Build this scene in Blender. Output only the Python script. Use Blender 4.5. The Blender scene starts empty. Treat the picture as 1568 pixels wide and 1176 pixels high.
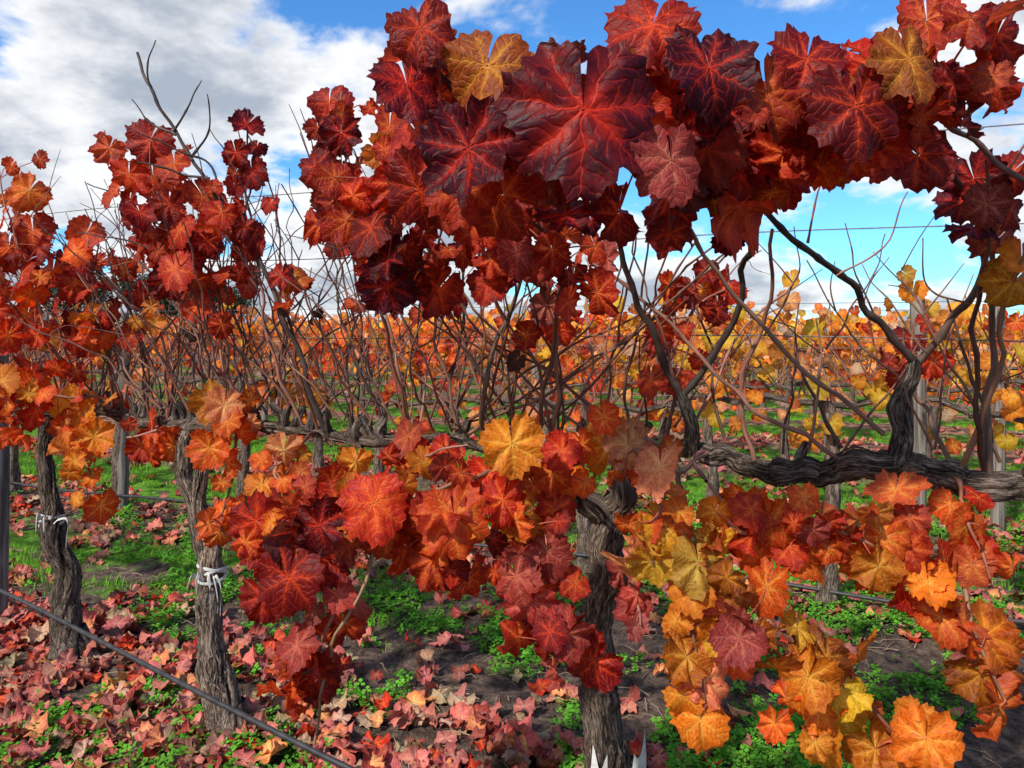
import bpy, math, random
import numpy as np
from mathutils import Vector
rng=np.random.default_rng(11)
random.seed(5)
U=lambda a,b,*s: rng.uniform(a,b,s if s else None)
def nrm(v):
    v=np.asarray(v,float); return v/np.maximum(np.linalg.norm(v,axis=-1,keepdims=True),1e-9)
# ------------------------------------------------------------ row layout (metres)
SL=0.45                      # rows run along (1,-SL)
ROT=math.atan2(-SL,1.0)
COS=math.cos(ROT)
DY=2.0                       # spacing of rows measured along y
def row_y(x,k=0): return 2.12-SL*x+DY*k
def roww(x,y): return (y+SL*x-2.12)/DY
_tabs={}
def vnoise(x,y,scale,seed=0):
    if seed not in _tabs: _tabs[seed]=np.random.default_rng(seed+100).random((128,128))
    t=_tabs[seed]
    x=np.asarray(x,float)*scale; y=np.asarray(y,float)*scale
    xi=np.floor(x).astype(int); yi=np.floor(y).astype(int)
    fx=x-xi; fy=y-yi; fx=fx*fx*(3-2*fx); fy=fy*fy*(3-2*fy)
    a=t[xi%128,yi%128]; b=t[(xi+1)%128,yi%128]; c=t[xi%128,(yi+1)%128]; d=t[(xi+1)%128,(yi+1)%128]
    return (a*(1-fx)+b*fx)*(1-fy)+(c*(1-fx)+d*fx)*fy
def H(x,y):
    w=roww(x,y)
    near=1/(1+(np.hypot(x,np.asarray(y)-3)/14)**2)
    return 0.035*np.cos(2*np.pi*w)+0.06*(vnoise(x,y,.7,1)-.5)+0.03*(vnoise(x,y,3.1,2)-.5)*near+0.032*(vnoise(x,y,11,3)-.5)*near+0.022*(vnoise(x,y,27,4)-.5)*near-.02

# ------------------------------------------------------------ mesh buffers
class Geo:
    def __init__(s,attrs): s.attrs=attrs; s.V=[];s.Q=[];s.n=0; s.A={a:[] for a in attrs}
    def add(s,V,Q,**A):
        s.V.append(V); s.Q.append(np.asarray(Q)+s.n); s.n+=len(V)
        for a in s.attrs: s.A[a].append(A[a])
    def mesh(s,name,mat,smooth=True):
        me=bpy.data.meshes.new(name)
        if s.n==0: return me
        V=np.concatenate(s.V).astype(np.float32); Q=np.concatenate(s.Q).astype(np.int32)
        me.vertices.add(len(V)); me.vertices.foreach_set('co',V.ravel())
        me.loops.add(Q.size); me.loops.foreach_set('vertex_index',Q.ravel())
        me.polygons.add(len(Q)); me.polygons.foreach_set('loop_start',np.arange(0,Q.size,Q.shape[1],dtype=np.int32))
        me.update(calc_edges=True)
        me.polygons.foreach_set('use_smooth',np.full(len(Q),smooth))
        for a,d in s.attrs.items():
            arr=np.concatenate(s.A[a]).astype(np.float32)
            if d==4:
                at=me.attributes.new(a,'FLOAT_COLOR','POINT'); at.data.foreach_set('color',arr.ravel())
            else:
                at=me.attributes.new(a,'FLOAT_VECTOR','POINT'); at.data.foreach_set('vector',arr.ravel())
        me.materials.append(mat); me.validate()
        return me
def link(name,data,parent=None):
    o=bpy.data.objects.new(name,data); bpy.context.scene.collection.objects.link(o)
    if parent: o.parent=parent
    return o
LEAFA={'colA':4,'colB':4,'leafco':3}
WOODA={'col':4,'tco':3}

def catmull(P,m=8):
    P=np.asarray(P,float)
    if len(P)==2: P=np.array([P[0],(P[0]+P[1])/2,P[1]])
    E=np.vstack([2*P[0]-P[1],P,2*P[-1]-P[-2]])
    out=[]
    for i in range(1,len(E)-2):
        p0,p1,p2,p3=E[i-1],E[i],E[i+1],E[i+2]
        for t in np.arange(m)/m:
            out.append(.5*((2*p1)+(-p0+p2)*t+(2*p0-5*p1+4*p2-p3)*t*t+(-p0+3*p1-3*p2+p3)*t**3))
    out.append(P[-1]); return np.array(out)
def grid_quads(n,k,closed=True):
    i=np.arange(n-1)[:,None]; j=np.arange(k if closed else k-1)[None,:]
    j2=(j+1)%k
    return np.stack([i*k+j,i*k+j2,(i+1)*k+j2,(i+1)*k+j],-1).reshape(-1,4)
def r_off(): return float(rng.random()*20)
def tube(g,P,R,k=5,col=(.2,.1,.06),gnarl=0.0,seed=0):
    P=np.asarray(P,float); n=len(P)
    R=np.full(n,R,float) if np.isscalar(R) else np.interp(np.linspace(0,1,n),np.linspace(0,1,len(R)),R)
    T=np.gradient(P,axis=0); T=nrm(T)
    ax=np.argmin(np.abs(T).max(0)); ref=np.zeros(3); ref[ax]=1; ref+=.13
    N=nrm(np.cross(T,ref)); B=np.cross(T,N)
    ph=np.linspace(0,2*np.pi,k,endpoint=False)
    L=np.concatenate([[0],np.cumsum(np.linalg.norm(np.diff(P,axis=0),axis=1))])
    rr=np.repeat(R[:,None],k,1); shade=np.ones((n,k))
    if gnarl>0:
        r2=np.random.default_rng(seed); d=np.zeros((n,k))
        for m,a in((1,.4),(2,.6),(3,.5),(5,.35)):
            am=.5+1.2*vnoise(L*1.0,L*0+m,7,seed+m)[:,None]
            d+=a*am*np.sin(m*ph[None,:]+r2.uniform(0,6)+r2.uniform(-5,5)*L[:,None]+1.6*np.sin(L[:,None]*r2.uniform(8,25)+r2.uniform(0,6)))
        d+=1.6*(vnoise(L,L*0,11,seed+31)-.5)[:,None]
        tw=ph[None,:]+L[:,None]*r2.uniform(-1.5,1.5)
        st=0
        for a_,dr,am in((2.2,9,1.),(4.2,16,1.),(7.5,30,.9)):
            q=vnoise(40+np.cos(tw)*a_+L[:,None]*dr,40+np.sin(tw)*a_+L[:,None]*dr*.4,1,seed+int(a_*10))
            st=st+am*(1-np.abs(2*q-1)*2.0)
        d+=st*.75
        rr=rr*(1+gnarl*d)
        shade=np.clip(.72+.42*st,.16,1.8)
    C=np.cos(ph)[None,:,None]; S=np.sin(ph)[None,:,None]
    V=P[:,None,:]+rr[:,:,None]*(N[:,None,:]*C+B[:,None,:]*S)
    tco=np.stack([rr*np.cos(ph),rr*np.sin(ph),np.repeat(L[:,None],k,1)+r_off()],-1).reshape(-1,3)
    c=np.tile(np.array([*col[:3],rng.random()]),(n*k,1)); c[:,:3]*=shade.reshape(-1,1)
    g.add(V.reshape(-1,3),grid_quads(n,k),col=c,tco=tco)

# ------------------------------------------------------------ leaf templates
VEI=np.radians([0,50,101,150])
def leaf_template(na,fr,seed,curl=1.0,tooth=.125):
    r=np.random.default_rng(seed)
    th=np.radians(np.linspace(-176,176,na))
    ang=np.radians([0,22,31,50,69,79,101,124,150,176])
    out=[]
    dp=r.uniform(-.05,.08)
    for sgn in(-1,1):
        rad=np.array([1,.88-dp*.7,.85-dp,.96,.86-dp*.7,.82-dp,.93,.86,.85,.62])*(1+r.uniform(-.06,.06,10)); rad[0]=1; out.append(rad)
    rl=np.where(th<0,np.interp(-th,ang,out[0]),np.interp(th,ang,out[1]))
    te=np.ones(na); idx=np.arange(na)
    if na>40: te=1+tooth*np.array([-.35,.15,.75,.1])[idx%4]*r.uniform(.4,1.5,na)
    elif na>20: te=1+tooth*np.array([-.3,.6])[idx%2]*r.uniform(.5,1.3,na)
    fr=np.array(fr); V=[];LC=[]
    c1=r.uniform(-.18,.20)*curl; c2=r.uniform(-.34,.38)*curl; c3=r.uniform(-.02,.48)*curl
    ca=r.uniform(-3,3); cs=r.uniform(0,.36)*curl     # a side lobe rolled in
    wv=r.uniform(.05,.17,3)*curl; wp=r.uniform(0,6.28,3)
    for f in fr:
        rr=f*((1-f**1.5)*.88+f**1.5*rl)
        if f>.99: rr=rr*te
        x=rr*np.sin(th); y=rr*np.cos(th); R=np.hypot(x,y)
        a=np.abs(th); dl=a[:,None]-VEI[None,:]; j=np.abs(dl).argmin(1); perp=R*np.abs(np.sin(dl[np.arange(na),j]))
        z=.24*np.minimum(perp,.16)*min(curl,1.6)-c1*R**2+c2*np.abs(x)*.55-c3*np.where(y>0,y,0)**2*.9
        z+=R**1.6*(wv[0]*np.sin(2*th+wp[0])+wv[1]*np.sin(3*th+wp[1])+wv[2]*.8*np.sin(7*th+wp[2]))
        z+=(R>.55)*(R-.55)*r.uniform(-.35,.35,na)*.40*curl
        u=x*math.sin(ca)+y*math.cos(ca); up=np.maximum(u-.25,0); z+=cs*up**2*1.6
        sh=1-.42*np.minimum(np.abs(z),.8)**1.5*R
        V.append(np.stack([x*sh*(1-.05*curl*R),y*sh,z],-1)); LC.append(np.stack([x,y,np.full(na,f)],-1))
    V=np.array(V); LC=np.array(LC)
    return V.reshape(-1,3),grid_quads(len(fr),na,False),LC.reshape(-1,3)
HI=[leaf_template(81,[.02,.2,.4,.6,.78,.9,1],s,curl=.65+1.7*(s/23)) for s in range(24)]
MD=[leaf_template(33,[.03,.45,.8,1],s+50,curl=U(.8,1.9)) for s in range(8)]
LO=[leaf_template(13,[.05,.6,1],s+80,curl=U(.8,1.6)) for s in range(6)]
DRY=[leaf_template(41,[.03,.35,.7,1],s+120,curl=U(1.0,2.3)) for s in range(12)]
VLO=[leaf_template(9,[.05,1],s+90,curl=1) for s in range(4)]
def place_leaves(g,tm,pos,nor,tip,size,cA,cB):
    pos=np.asarray(pos,float); n=len(pos)
    if n==0: return
    Z=nrm(nor); tip=np.asarray(tip,float); Y=nrm(tip-(tip*Z).sum(-1,keepdims=True)*Z); X=np.cross(Y,Z)
    size=np.broadcast_to(size,(n,)); which=rng.integers(0,len(tm),n)
    for t,(V,Q,LC) in enumerate(tm):
        ii=np.nonzero(which==t)[0]
        if len(ii)==0: continue
        m=len(ii); nv=len(V)
        asp=U(.86,1.1,m)
        W=(X[ii][:,None,:]*V[None,:,0:1]*asp[:,None,None]+Y[ii][:,None,:]*V[None,:,1:2]+Z[ii][:,None,:]*V[None,:,2:3])*size[ii][:,None,None]+pos[ii][:,None,:]
        QQ=(Q[None]+np.arange(m)[:,None,None]*nv).reshape(-1,4)
        rr=rng.random(m)
        A=np.concatenate([cA[ii],rr[:,None]],1); B=np.concatenate([cB[ii],rr[:,None]],1)
        g.add(W.reshape(-1,3),QQ,colA=np.repeat(A,nv,0),colB=np.repeat(B,nv,0),leafco=np.tile(LC,(m,1)))
PAL={'maroon':((.085,.005,.014),(.78,.040,.012)),'dkred':((.23,.008,.009),(.88,.085,.018)),
'red':((.50,.020,.009),(.92,.20,.035)),'redor':((.74,.080,.010),(.94,.40,.06)),'orange':((.80,.21,.012),(.90,.50,.07)),
'yellow':((.80,.40,.02),(.80,.58,.08)),'brown':((.36,.070,.010),(.82,.34,.03)),'dusty':((.40,.048,.036),(.68,.20,.12)),
'peach':((.80,.26,.10),(.88,.56,.20)),'pink':((.62,.16,.12),(.70,.32,.22)),'tan':((.52,.32,.18),(.60,.45,.28)),'dull':((.28,.11,.075),(.40,.21,.13))}
def pal(spec,n):
    ks=list(spec); w=np.array([spec[k] for k in ks],float); ch=rng.choice(len(ks),n,p=w/w.sum())
    A=np.array([PAL[k][0] for k in ks])[ch]; B=np.array([PAL[k][1] for k in ks])[ch]
    j=U(.66,1.22,n,1)*U(.86,1.14,n,3)
    return A*j,B*(.6+.4*j)

# ------------------------------------------------------------ materials
class NB:
    def __init__(s,name,world=False):
        if world: s.id=world
        else: s.id=bpy.data.materials.new(name)
        s.id.use_nodes=True; s.nt=s.id.node_tree; s.nt.nodes.clear()
    def n(s,t,**k):
        x=s.nt.nodes.new(t)
        for a,b in k.items(): setattr(x,a,b)
        return x
    def L(s,a,b): s.nt.links.new(a,b)
    def put(s,sock,v):
        if isinstance(v,bpy.types.NodeSocket): s.L(v,sock)
        elif isinstance(v,(tuple,list)) and len(v)==3 and sock.type=='RGBA': sock.default_value=(*v,1)
        else: sock.default_value=v
    def m(s,op,a,b=None,c=None,clamp=False):
        x=s.n('ShaderNodeMath',operation=op,use_clamp=clamp)
        for i,v in enumerate((a,b,c)):
            if v is not None: s.put(x.inputs[i],v)
        return x.outputs[0]
    def v(s,op,a,b=None):
        x=s.n('ShaderNodeVectorMath',operation=op); s.put(x.inputs[0],a)
        if b is not None: s.put(x.inputs[1],b)
        return x.outputs[0]
    def mr(s,v,a,b,c=0.,d=1.,smooth=True):
        x=s.n('ShaderNodeMapRange',interpolation_type='SMOOTHSTEP' if smooth else 'LINEAR')
        for i,q in enumerate((v,a,b,c,d)): s.put(x.inputs[i],q)
        return x.outputs[0]
    def mix(s,f,a,b,bt='MIX'):
        x=s.n('ShaderNodeMix',data_type='RGBA',blend_type=bt); s.put(x.inputs[0],f); s.put(x.inputs[6],a); s.put(x.inputs[7],b); return x.outputs[2]
    def noise(s,vec,scale,detail=3.,rough=.55,dist=0.):
        x=s.n('ShaderNodeTexNoise',noise_dimensions='3D')
        if vec is not None: s.L(vec,x.inputs['Vector'])
        x.inputs['Scale'].default_value=scale; x.inputs['Detail'].default_value=detail; x.inputs['Roughness'].default_value=rough; x.inputs['Distortion'].default_value=dist
        return x
    def attr(s,name): return s.n('ShaderNodeAttribute',attribute_name=name)
    def bump(s,h,st,dist): 
        x=s.n('ShaderNodeBump'); s.put(x.inputs['Height'],h); x.inputs['Strength'].default_value=st; x.inputs['Distance'].default_value=dist; return x.outputs[0]
    def bsdf(s,col,rough,nor=None,spec=.4):
        x=s.n('ShaderNodeBsdfPrincipled'); s.put(x.inputs['Base Color'],col); s.put(x.inputs['Roughness'],rough); x.inputs['Specular IOR Level'].default_value=spec
        if nor is not None: s.L(nor,x.inputs['Normal'])
        return x.outputs[0]
    def out(s,sh):
        o=s.n('ShaderNodeOutputMaterial'); s.L(sh,o.inputs[0]); return s.id

def leaf_mat(name,transl=.40,rough=.46,spec=.22):
    b=NB(name)
    A=b.attr('colA'); B=b.attr('colB'); lc=b.attr('leafco').outputs['Vector']; rnd=A.outputs['Alpha']
    f=b.n('ShaderNodeSeparateXYZ'); b.L(lc,f.inputs[0]); F=f.outputs[2]
    cb=b.n('ShaderNodeCombineXYZ'); b.L(f.outputs[0],cb.inputs[0]); b.L(f.outputs[1],cb.inputs[1]); b.L(b.m('MULTIPLY',rnd,41.),cb.inputs[2]); q3=cb.outputs[0]
    wn=b.noise(q3,3.6,2,.55)
    warp=b.v('MULTIPLY',b.v('SUBTRACT',wn.outputs['Color'],(.5,.5,.5)),(.24,.24,0))
    p=b.n('ShaderNodeSeparateXYZ'); b.L(b.v('ADD',lc,warp),p.inputs[0])
    x=b.m('ABSOLUTE',p.outputs[0]); y=p.outputs[1]
    a=b.m('ARCTAN2',x,y)
    r=b.m('SQRT',b.m('ADD',b.m('MULTIPLY',x,x),b.m('MULTIPLY',y,y)))
    V=[math.radians(q) for q in(0,50,101,150)]
    sel=b.m('ADD',b.m('ADD',b.m('MULTIPLY',b.m('GREATER_THAN',a,(V[0]+V[1])/2),V[1]),b.m('MULTIPLY',b.m('GREATER_THAN',a,(V[1]+V[2])/2),V[2]-V[1])),b.m('MULTIPLY',b.m('GREATER_THAN',a,(V[2]+V[3])/2),V[3]-V[2]))
    dl=b.m('SUBTRACT',a,sel)
    perp=b.m('MULTIPLY',r,b.m('ABSOLUTE',b.m('SINE',dl))); along=b.m('MULTIPLY',r,b.m('COSINE',dl))
    w1=b.m('MULTIPLY_ADD',along,-.014,.022)
    prim=b.m('SUBTRACT',1.,b.mr(perp,b.m('MULTIPLY',w1,.25),w1))
    g1=b.m('SUBTRACT',1.,b.mr(perp,0.,b.m('MULTIPLY_ADD',rnd,.09,.10)))
    off=b.m('MULTIPLY',b.m('GREATER_THAN',dl,0.),.5)
    q=b.m('ADD',b.m('MULTIPLY',b.m('SUBTRACT',along,b.m('MULTIPLY',perp,.85)),5.8),off)
    tri=b.m('ABSOLUTE',b.m('SUBTRACT',b.m('FRACT',q),.5))
    sec=b.mr(tri,.445,.492); secg=b.mr(tri,.22,.5)
    fade=b.m('SUBTRACT',1.,b.mr(F,.35,1.))
    n2=b.noise(q3,3.6,4,.6).outputs[0]
    blot=b.mr(n2,.36,.66)
    glow=b.m('MULTIPLY',b.m('MAXIMUM',g1,b.m('MULTIPLY',secg,.6)),b.m('MULTIPLY_ADD',fade,.90,.10))
    glow=b.m('MULTIPLY',glow,b.m('MULTIPLY_ADD',blot,.85,.28),clamp=True)
    vein=b.m('MAXIMUM',prim,b.m('MULTIPLY',sec,.55))
    vein=b.m('MULTIPLY',vein,b.m('MULTIPLY_ADD',F,-.45,.88),clamp=True)
    n3=b.noise(q3,15,3,.7).outputs[0]
    dark=b.mix(1.,A.outputs[0],(.40,.34,.45),'MULTIPLY')
    lam=b.mix(b.mr(n3,.32,.68,.0,.7),A.outputs[0],dark)
    lam=b.mix(b.m('MULTIPLY',b.mr(n2,.52,.36,0.,.6),b.mr(F,.35,.9)),lam,dark)
    lam=b.mix(b.m('MULTIPLY',blot,b.mr(rnd,.4,1.,0.,.5)),lam,b.mix(.32,A.outputs[0],B.outputs[0]))
    c=b.mix(glow,lam,b.mix(.55,A.outputs[0],B.outputs[0]))
    c=b.mix(vein,c,B.outputs[0])
    edge=b.m('MULTIPLY',b.mr(F,.80,1.),b.mr(n2,.40,.6))
    c=b.mix(b.m('MULTIPLY',edge,.6),c,b.mix(.4,A.outputs[0],(.06,.02,.012)))
    sp=b.mr(b.noise(q3,8,2,.5).outputs[0],.63,.72)
    c=b.mix(b.m('MULTIPLY',sp,.6),c,(.08,.030,.014))
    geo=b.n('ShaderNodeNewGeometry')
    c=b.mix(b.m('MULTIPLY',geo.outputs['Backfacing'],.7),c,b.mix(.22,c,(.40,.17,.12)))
    h=b.m('ADD',b.m('MULTIPLY',vein,-.6),b.m('ADD',b.m('MULTIPLY',n3,.6),b.m('MULTIPLY',secg,-.45)))
    bn=b.bump(h,.5,.0035)
    s1=b.bsdf(c,rough,bn,spec)
    tr=b.n('ShaderNodeBsdfTranslucent'); b.L(b.mix(1.,c,(1.6,1.35,.9),'MULTIPLY'),tr.inputs[0])
    mx=b.n('ShaderNodeMixShader'); mx.inputs[0].default_value=transl; b.L(s1,mx.inputs[1]); b.L(tr.outputs[0],mx.inputs[2])
    return b.out(mx.outputs[0])
M_LEAF=leaf_mat('vine_leaf'); M_DRY=leaf_mat('fallen_leaf',.06,.7,.18)
b=NB('vine_leaf_far'); A=b.attr('colA'); B=b.attr('colB'); f=b.n('ShaderNodeSeparateXYZ'); b.L(b.attr('leafco').outputs['Vector'],f.inputs[0])
c=b.mix(b.mr(f.outputs[2],.0,.9,.65,.15,False),A.outputs[0],B.outputs[0])
s1=b.n('ShaderNodeBsdfDiffuse'); b.L(c,s1.inputs[0]); tr=b.n('ShaderNodeBsdfTranslucent'); b.L(c,tr.inputs[0]); mx=b.n('ShaderNodeMixShader'); mx.inputs[0].default_value=.33; b.L(s1.outputs[0],mx.inputs[1]); b.L(tr.outputs[0],mx.inputs[2]); M_FAR=b.out(mx.outputs[0])

b=NB('bark'); at=b.attr('tco').outputs['Vector']; cl=b.attr('col')
v1=b.v('MULTIPLY',at,(120,120,13)); v2=b.v('MULTIPLY',at,(320,320,60))
n1=b.noise(v1,1,5,.7,1.0).outputs[0]; n2=b.noise(v2,1,3,.65).outputs[0]; n3=b.noise(b.v('MULTIPLY',at,(14,14,9)),1,3).outputs[0]
h=b.m('MULTIPLY_ADD',n2,.6,n1)
rp=b.n('ShaderNodeValToRGB'); e=rp.color_ramp.elements; e[0].position=.58; e[0].color=(.012,.009,.008,1); e[1].position=1.0; e[1].color=(.40,.32,.26,1)
k=e.new(.76); k.color=(.085,.062,.047,1)
b.L(h,rp.inputs[0])
c=b.mix(b.mr(n3,.5,.7,0.,.3),rp.outputs[0],(.19,.16,.13))
c=b.mix(1.,c,cl.outputs[0],'MULTIPLY')
M_BARK=b.out(b.bsdf(c,.92,b.bump(h,1.,.02),.12))

b=NB('cane'); at=b.attr('tco').outputs['Vector']; cl=b.attr('col')
n1=b.noise(b.v('MULTIPLY',at,(300,300,25)),1,2,.6).outputs[0]; n3=b.noise(b.v('MULTIPLY',at,(20,20,14)),1,2).outputs[0]
c=b.mix(b.mr(n1,.35,.7,0.,.7),cl.outputs[0],b.mix(1.,cl.outputs[0],(.35,.33,.32),'MULTIPLY'))
c=b.mix(b.mr(n3,.5,.75,0.,.5),c,(.16,.12,.09))
M_CANE=b.out(b.bsdf(c,.6,b.bump(n1,.6,.002),.3))

def simple(name,c1,c2,scale,rough=.6,bst=.3,bd=.003,spec=.3,coord='Object'):
    b=NB(name); tc=b.n('ShaderNodeTexCoord').outputs[coord]
    n=b.noise(tc,scale,4,.6).outputs[0]
    return b.out(b.bsdf(b.mix(b.mr(n,.3,.7),c1,c2),rough,b.bump(n,bst,bd),spec))
M_WIRE=simple('galvanised_wire',(.10,.10,.10),(.22,.21,.2),60,.45,.1)
M_HOSE=simple('black_poly_hose',(.018,.018,.022),(.05,.045,.045),25,.5,.2,spec=.5)
M_PLAS=simple('white_plastic',(.66,.66,.62),(.40,.40,.37),18,.5,.3)
b=NB('weathered_wood'); tc=b.n('ShaderNodeTexCoord').outputs['Object']
n1=b.noise(b.v('MULTIPLY',tc,(60,60,3)),1,4,.6).outputs[0]
M_POST=b.out(b.bsdf(b.mix(b.mr(n1,.35,.65),(.09,.075,.06),(.26,.23,.19)),.9,b.bump(n1,.7,.006),.2))
b=NB('green_blades'); cl=b.attr('col').outputs[0]
s=b.n('ShaderNodeBsdfDiffuse'); b.L(cl,s.inputs[0]); tr=b.n('ShaderNodeBsdfTranslucent'); b.L(cl,tr.inputs[0])
mx=b.n('ShaderNodeMixShader'); mx.inputs[0].default_value=.28; b.L(s.outputs[0],mx.inputs[1]); b.L(tr.outputs[0],mx.inputs[2]); M_GREEN=b.out(mx.outputs[0])

# ground
b=NB('vineyard_soil'); pos=b.n('ShaderNodeNewGeometry').outputs['Position']
sp=b.n('ShaderNodeSeparateXYZ'); b.L(pos,sp.inputs[0])
w=b.m('MULTIPLY',b.m('SUBTRACT',b.m('MULTIPLY_ADD',sp.outputs[0],SL,sp.outputs[1]),2.12),1/DY)
wob=b.m('MULTIPLY',b.m('SUBTRACT',b.noise(pos,1.3,3).outputs[0],.5),.35)
mid=b.m('ABSOLUTE',b.m('SUBTRACT',b.m('FRACT',b.m('ADD',w,wob)),.5))  # 0 mid-row, .5 under vines
n1=b.noise(pos,22,6,.68).outputs[0]; n2=b.noise(pos,3.2,4,.6).outputs[0]; n4=b.noise(pos,90,3,.6).outputs[0]
soil=b.mix(b.mr(n1,.3,.72),(.036,.025,.019),(.20,.135,.10))
soil=b.mix(b.mr(n4,.55,.75,0.,.5),soil,(.32,.23,.17))
vo=b.n('ShaderNodeTexVoronoi'); b.L(pos,vo.inputs['Vector']); vo.inputs['Scale'].default_value=15; vo.inputs['Randomness'].default_value=1
vc=b.n('ShaderNodeSeparateColor'); b.L(vo.outputs['Color'],vc.inputs[0])
lit=b.mix(vc.outputs[0],(.38,.10,.075),(.42,.23,.14))
under=b.mr(mid,.22,.4)
farf=b.mr(sp.outputs[1],5.,9.)
lf2=b.m('MULTIPLY',b.m('GREATER_THAN',vc.outputs[1],.5),b.m('MULTIPLY',under,farf))
soil=b.mix(lf2,soil,lit)
gr=b.mix(b.mr(n1,.3,.7),(.07,.18,.014),(.17,.36,.03))
nearcut=b.mr(sp.outputs[1],2.8,4.8,-.3,.03)
gf=b.m('MULTIPLY',b.m('SUBTRACT',1.,b.mr(mid,.22,.38)),b.mr(b.m('ADD',b.m('ADD',n2,nearcut),b.m('MULTIPLY',farf,.25)),.42,.54))
c=b.mix(gf,soil,gr)
hh=b.m('ADD',n1,b.m('MULTIPLY',n4,.4))
M_GROUND=b.out(b.bsdf(c,.95,b.bump(hh,1.,.03),.15))

# ------------------------------------------------------------ ground sheet
def sinhgrid(n,ext,bb,c0): 
    t=np.linspace(-1,1,n); return c0+ext*np.sinh(bb*t)/math.sinh(bb)
xs=sinhgrid(600,600,7.2,0.); ys=sinhgrid(600,600,7.2,3.0)
X,Y=np.meshgrid(xs,ys); Z=H(X,Y)
g=Geo({}); g.add(np.stack([X,Y,Z],-1).reshape(-1,3),grid_quads(600,600,False))
link('ground',g.mesh('ground',M_GROUND))

# ------------------------------------------------------------ ROW 1 : the near vines
NV=4   # 0 right, 1 centre, 2 left, 3 far left
vines=[]
for i in range(NV):
    e=bpy.data.objects.new('grapevine',None); bpy.context.scene.collection.objects.link(e); e.empty_display_size=.2
    vines.append(dict(e=e,leaf=Geo(LEAFA),cane=Geo(WOODA),bark=Geo(WOODA)))
def vi(x): return vines[0 if x>1.12 else 1 if x>-.42 else 2 if x>-1.42 else 3]
CP=np.array([(1.95,1.24,1.0,.032),(1.5,1.45,1.0,.036),(1.2,1.58,1.005,.032),(1.04,1.64,1.0,.030),(.9,1.715,1.035,.032),(.76,1.78,1.0,.024),(.64,1.83,.985,.026),(.52,1.885,1.03,.021),(.40,1.94,1.035,.018),(.30,1.99,1.0,.020)])
CL=np.array([(.25,2.0,.835,.028),(.17,2.01,.90,.025),(.09,2.04,.935,.022),(-.02,2.08,.99,.017),(-.2,2.17,1.02,.013),(-.45,2.25,1.0,.013),(-.7,2.33,1.03,.014),(-.98,2.43,1.03,.024),(-1.2,2.58,1.01,.020),(-1.5,2.78,1.03,.018),(-1.88,3.0,1.02,.026),(-2.3,3.15,1.03,.02),(-2.8,3.4,1.01,.02),(-3.6,3.76,1.0,.02),(-4.6,4.2,1.0,.02)])
allc=np.vstack([CL[::-1],CP[::-1]])
def cordon(x):
    return np.array([x,np.interp(x,allc[:,0],allc[:,1]),np.interp(x,allc[:,0],allc[:,2])])
def strips(v,PP,RR,r,num,tone,wmax=.0065):
    n=len(PP); T=nrm(np.gradient(PP,axis=0)); ax=np.argmin(np.abs(T).max(0)); ref=np.zeros(3); ref[ax]=1; ref+=.13
    N=nrm(np.cross(T,ref)); B=np.cross(T,N)
    for q in range(num):
        a=r.integers(0,max(1,n-9)); l=r.integers(5,18); idx=np.arange(a,min(n,a+l)); ph=r.uniform(0,6.28)+np.cumsum(r.normal(0,.07,len(idx)))
        lift=1.02+.14*np.abs(np.linspace(-1,1,len(idx)))**2*r.uniform(0,2.6)
        P2=PP[idx]+(RR[idx]*lift)[:,None]*(N[idx]*np.cos(ph)[:,None]+B[idx]*np.sin(ph)[:,None])
        t=r.uniform(.35,1.9)*tone
        tube(v['bark'],P2,[.0010,r.uniform(.0015,wmax),.0008],4,(t,t*.95,t*.9))
def cord_tube(C,a,b_,v,seed):
    seg=C[a:b_]; P=catmull(seg[:,:3],16); L=np.arange(len(P))/16.
    P=P+(np.stack([vnoise(L,L*0+s,3.5,seed+int(s)) for s in(1.,2.,3.)],-1)-.5)*.03
    R=np.interp(np.linspace(0,1,len(P)),np.linspace(0,1,len(seg)),seg[:,3])
    R=R*(1+.55*(vnoise(L,L*0,5,seed+9)-.4))
    tube(v['bark'],P,R,32,(1.,.95,.9),.10,seed); strips(v,P,R,np.random.default_rng(seed),int(len(P)*1.1),.9,.0035)
cord_tube(CP,0,3,vines[0],1); cord_tube(CP,2,10,vines[1],2)
cord_tube(CL,0,6,vines[1],3); cord_tube(CL,5,10,vines[2],4); cord_tube(CL,9,15,vines[3],5)
def trunk(v,P,R,seed,k=64,tone=1.,ns=110):
    PP=catmull(P,24); n=len(PP); RR=np.interp(np.linspace(0,1,n),np.linspace(0,1,len(R)),R)
    L=np.arange(n)/24.; PP=PP+(np.stack([vnoise(L,L*0+s,1.7,seed+int(s)) for s in(1.,2.,3.)],-1)-.5)*np.array([.03,.03,0])
    RR=RR*(1+.28*(vnoise(L,L*0,2.2,seed+5)-.5))
    tube(v['bark'],PP,RR,k,(tone,tone*.95,tone*.9),.080,seed); strips(v,PP,RR,np.random.default_rng(seed),ns,tone,.0050)
trunk(vines[1],[(.30,1.98,-.04),(.272,2.0,.12),(.25,2.0,.30),(.231,2.0,.466),(.246,2.0,.60),(.252,2.0,.72),(.284,2.0,.86),(.298,2.0,.93),(.305,1.99,1.0)],[.080,.056,.048,.043,.044,.048,.043,.032,.023],21,tone=1.15,ns=170)
trunk(vines[2],[(-.90,2.4,-.04),(-.935,2.4,.10),(-.968,2.4,.29),(-.975,2.4,.43),(-.973,2.4,.56),(-1.0,2.4,.68),(-1.01,2.4,.80),(-.985,2.42,1.02)],[.070,.050,.042,.038,.036,.026,.021,.020],22,tone=1.5)
trunk(vines[2],[(-.985,2.4,.50),(-1.01,2.41,.62),(-1.058,2.42,.80),(-1.085,2.45,.92),(-1.09,2.5,1.02)],[.026,.026,.022,.023,.021],23,32,tone=1.1,ns=50)
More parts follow.
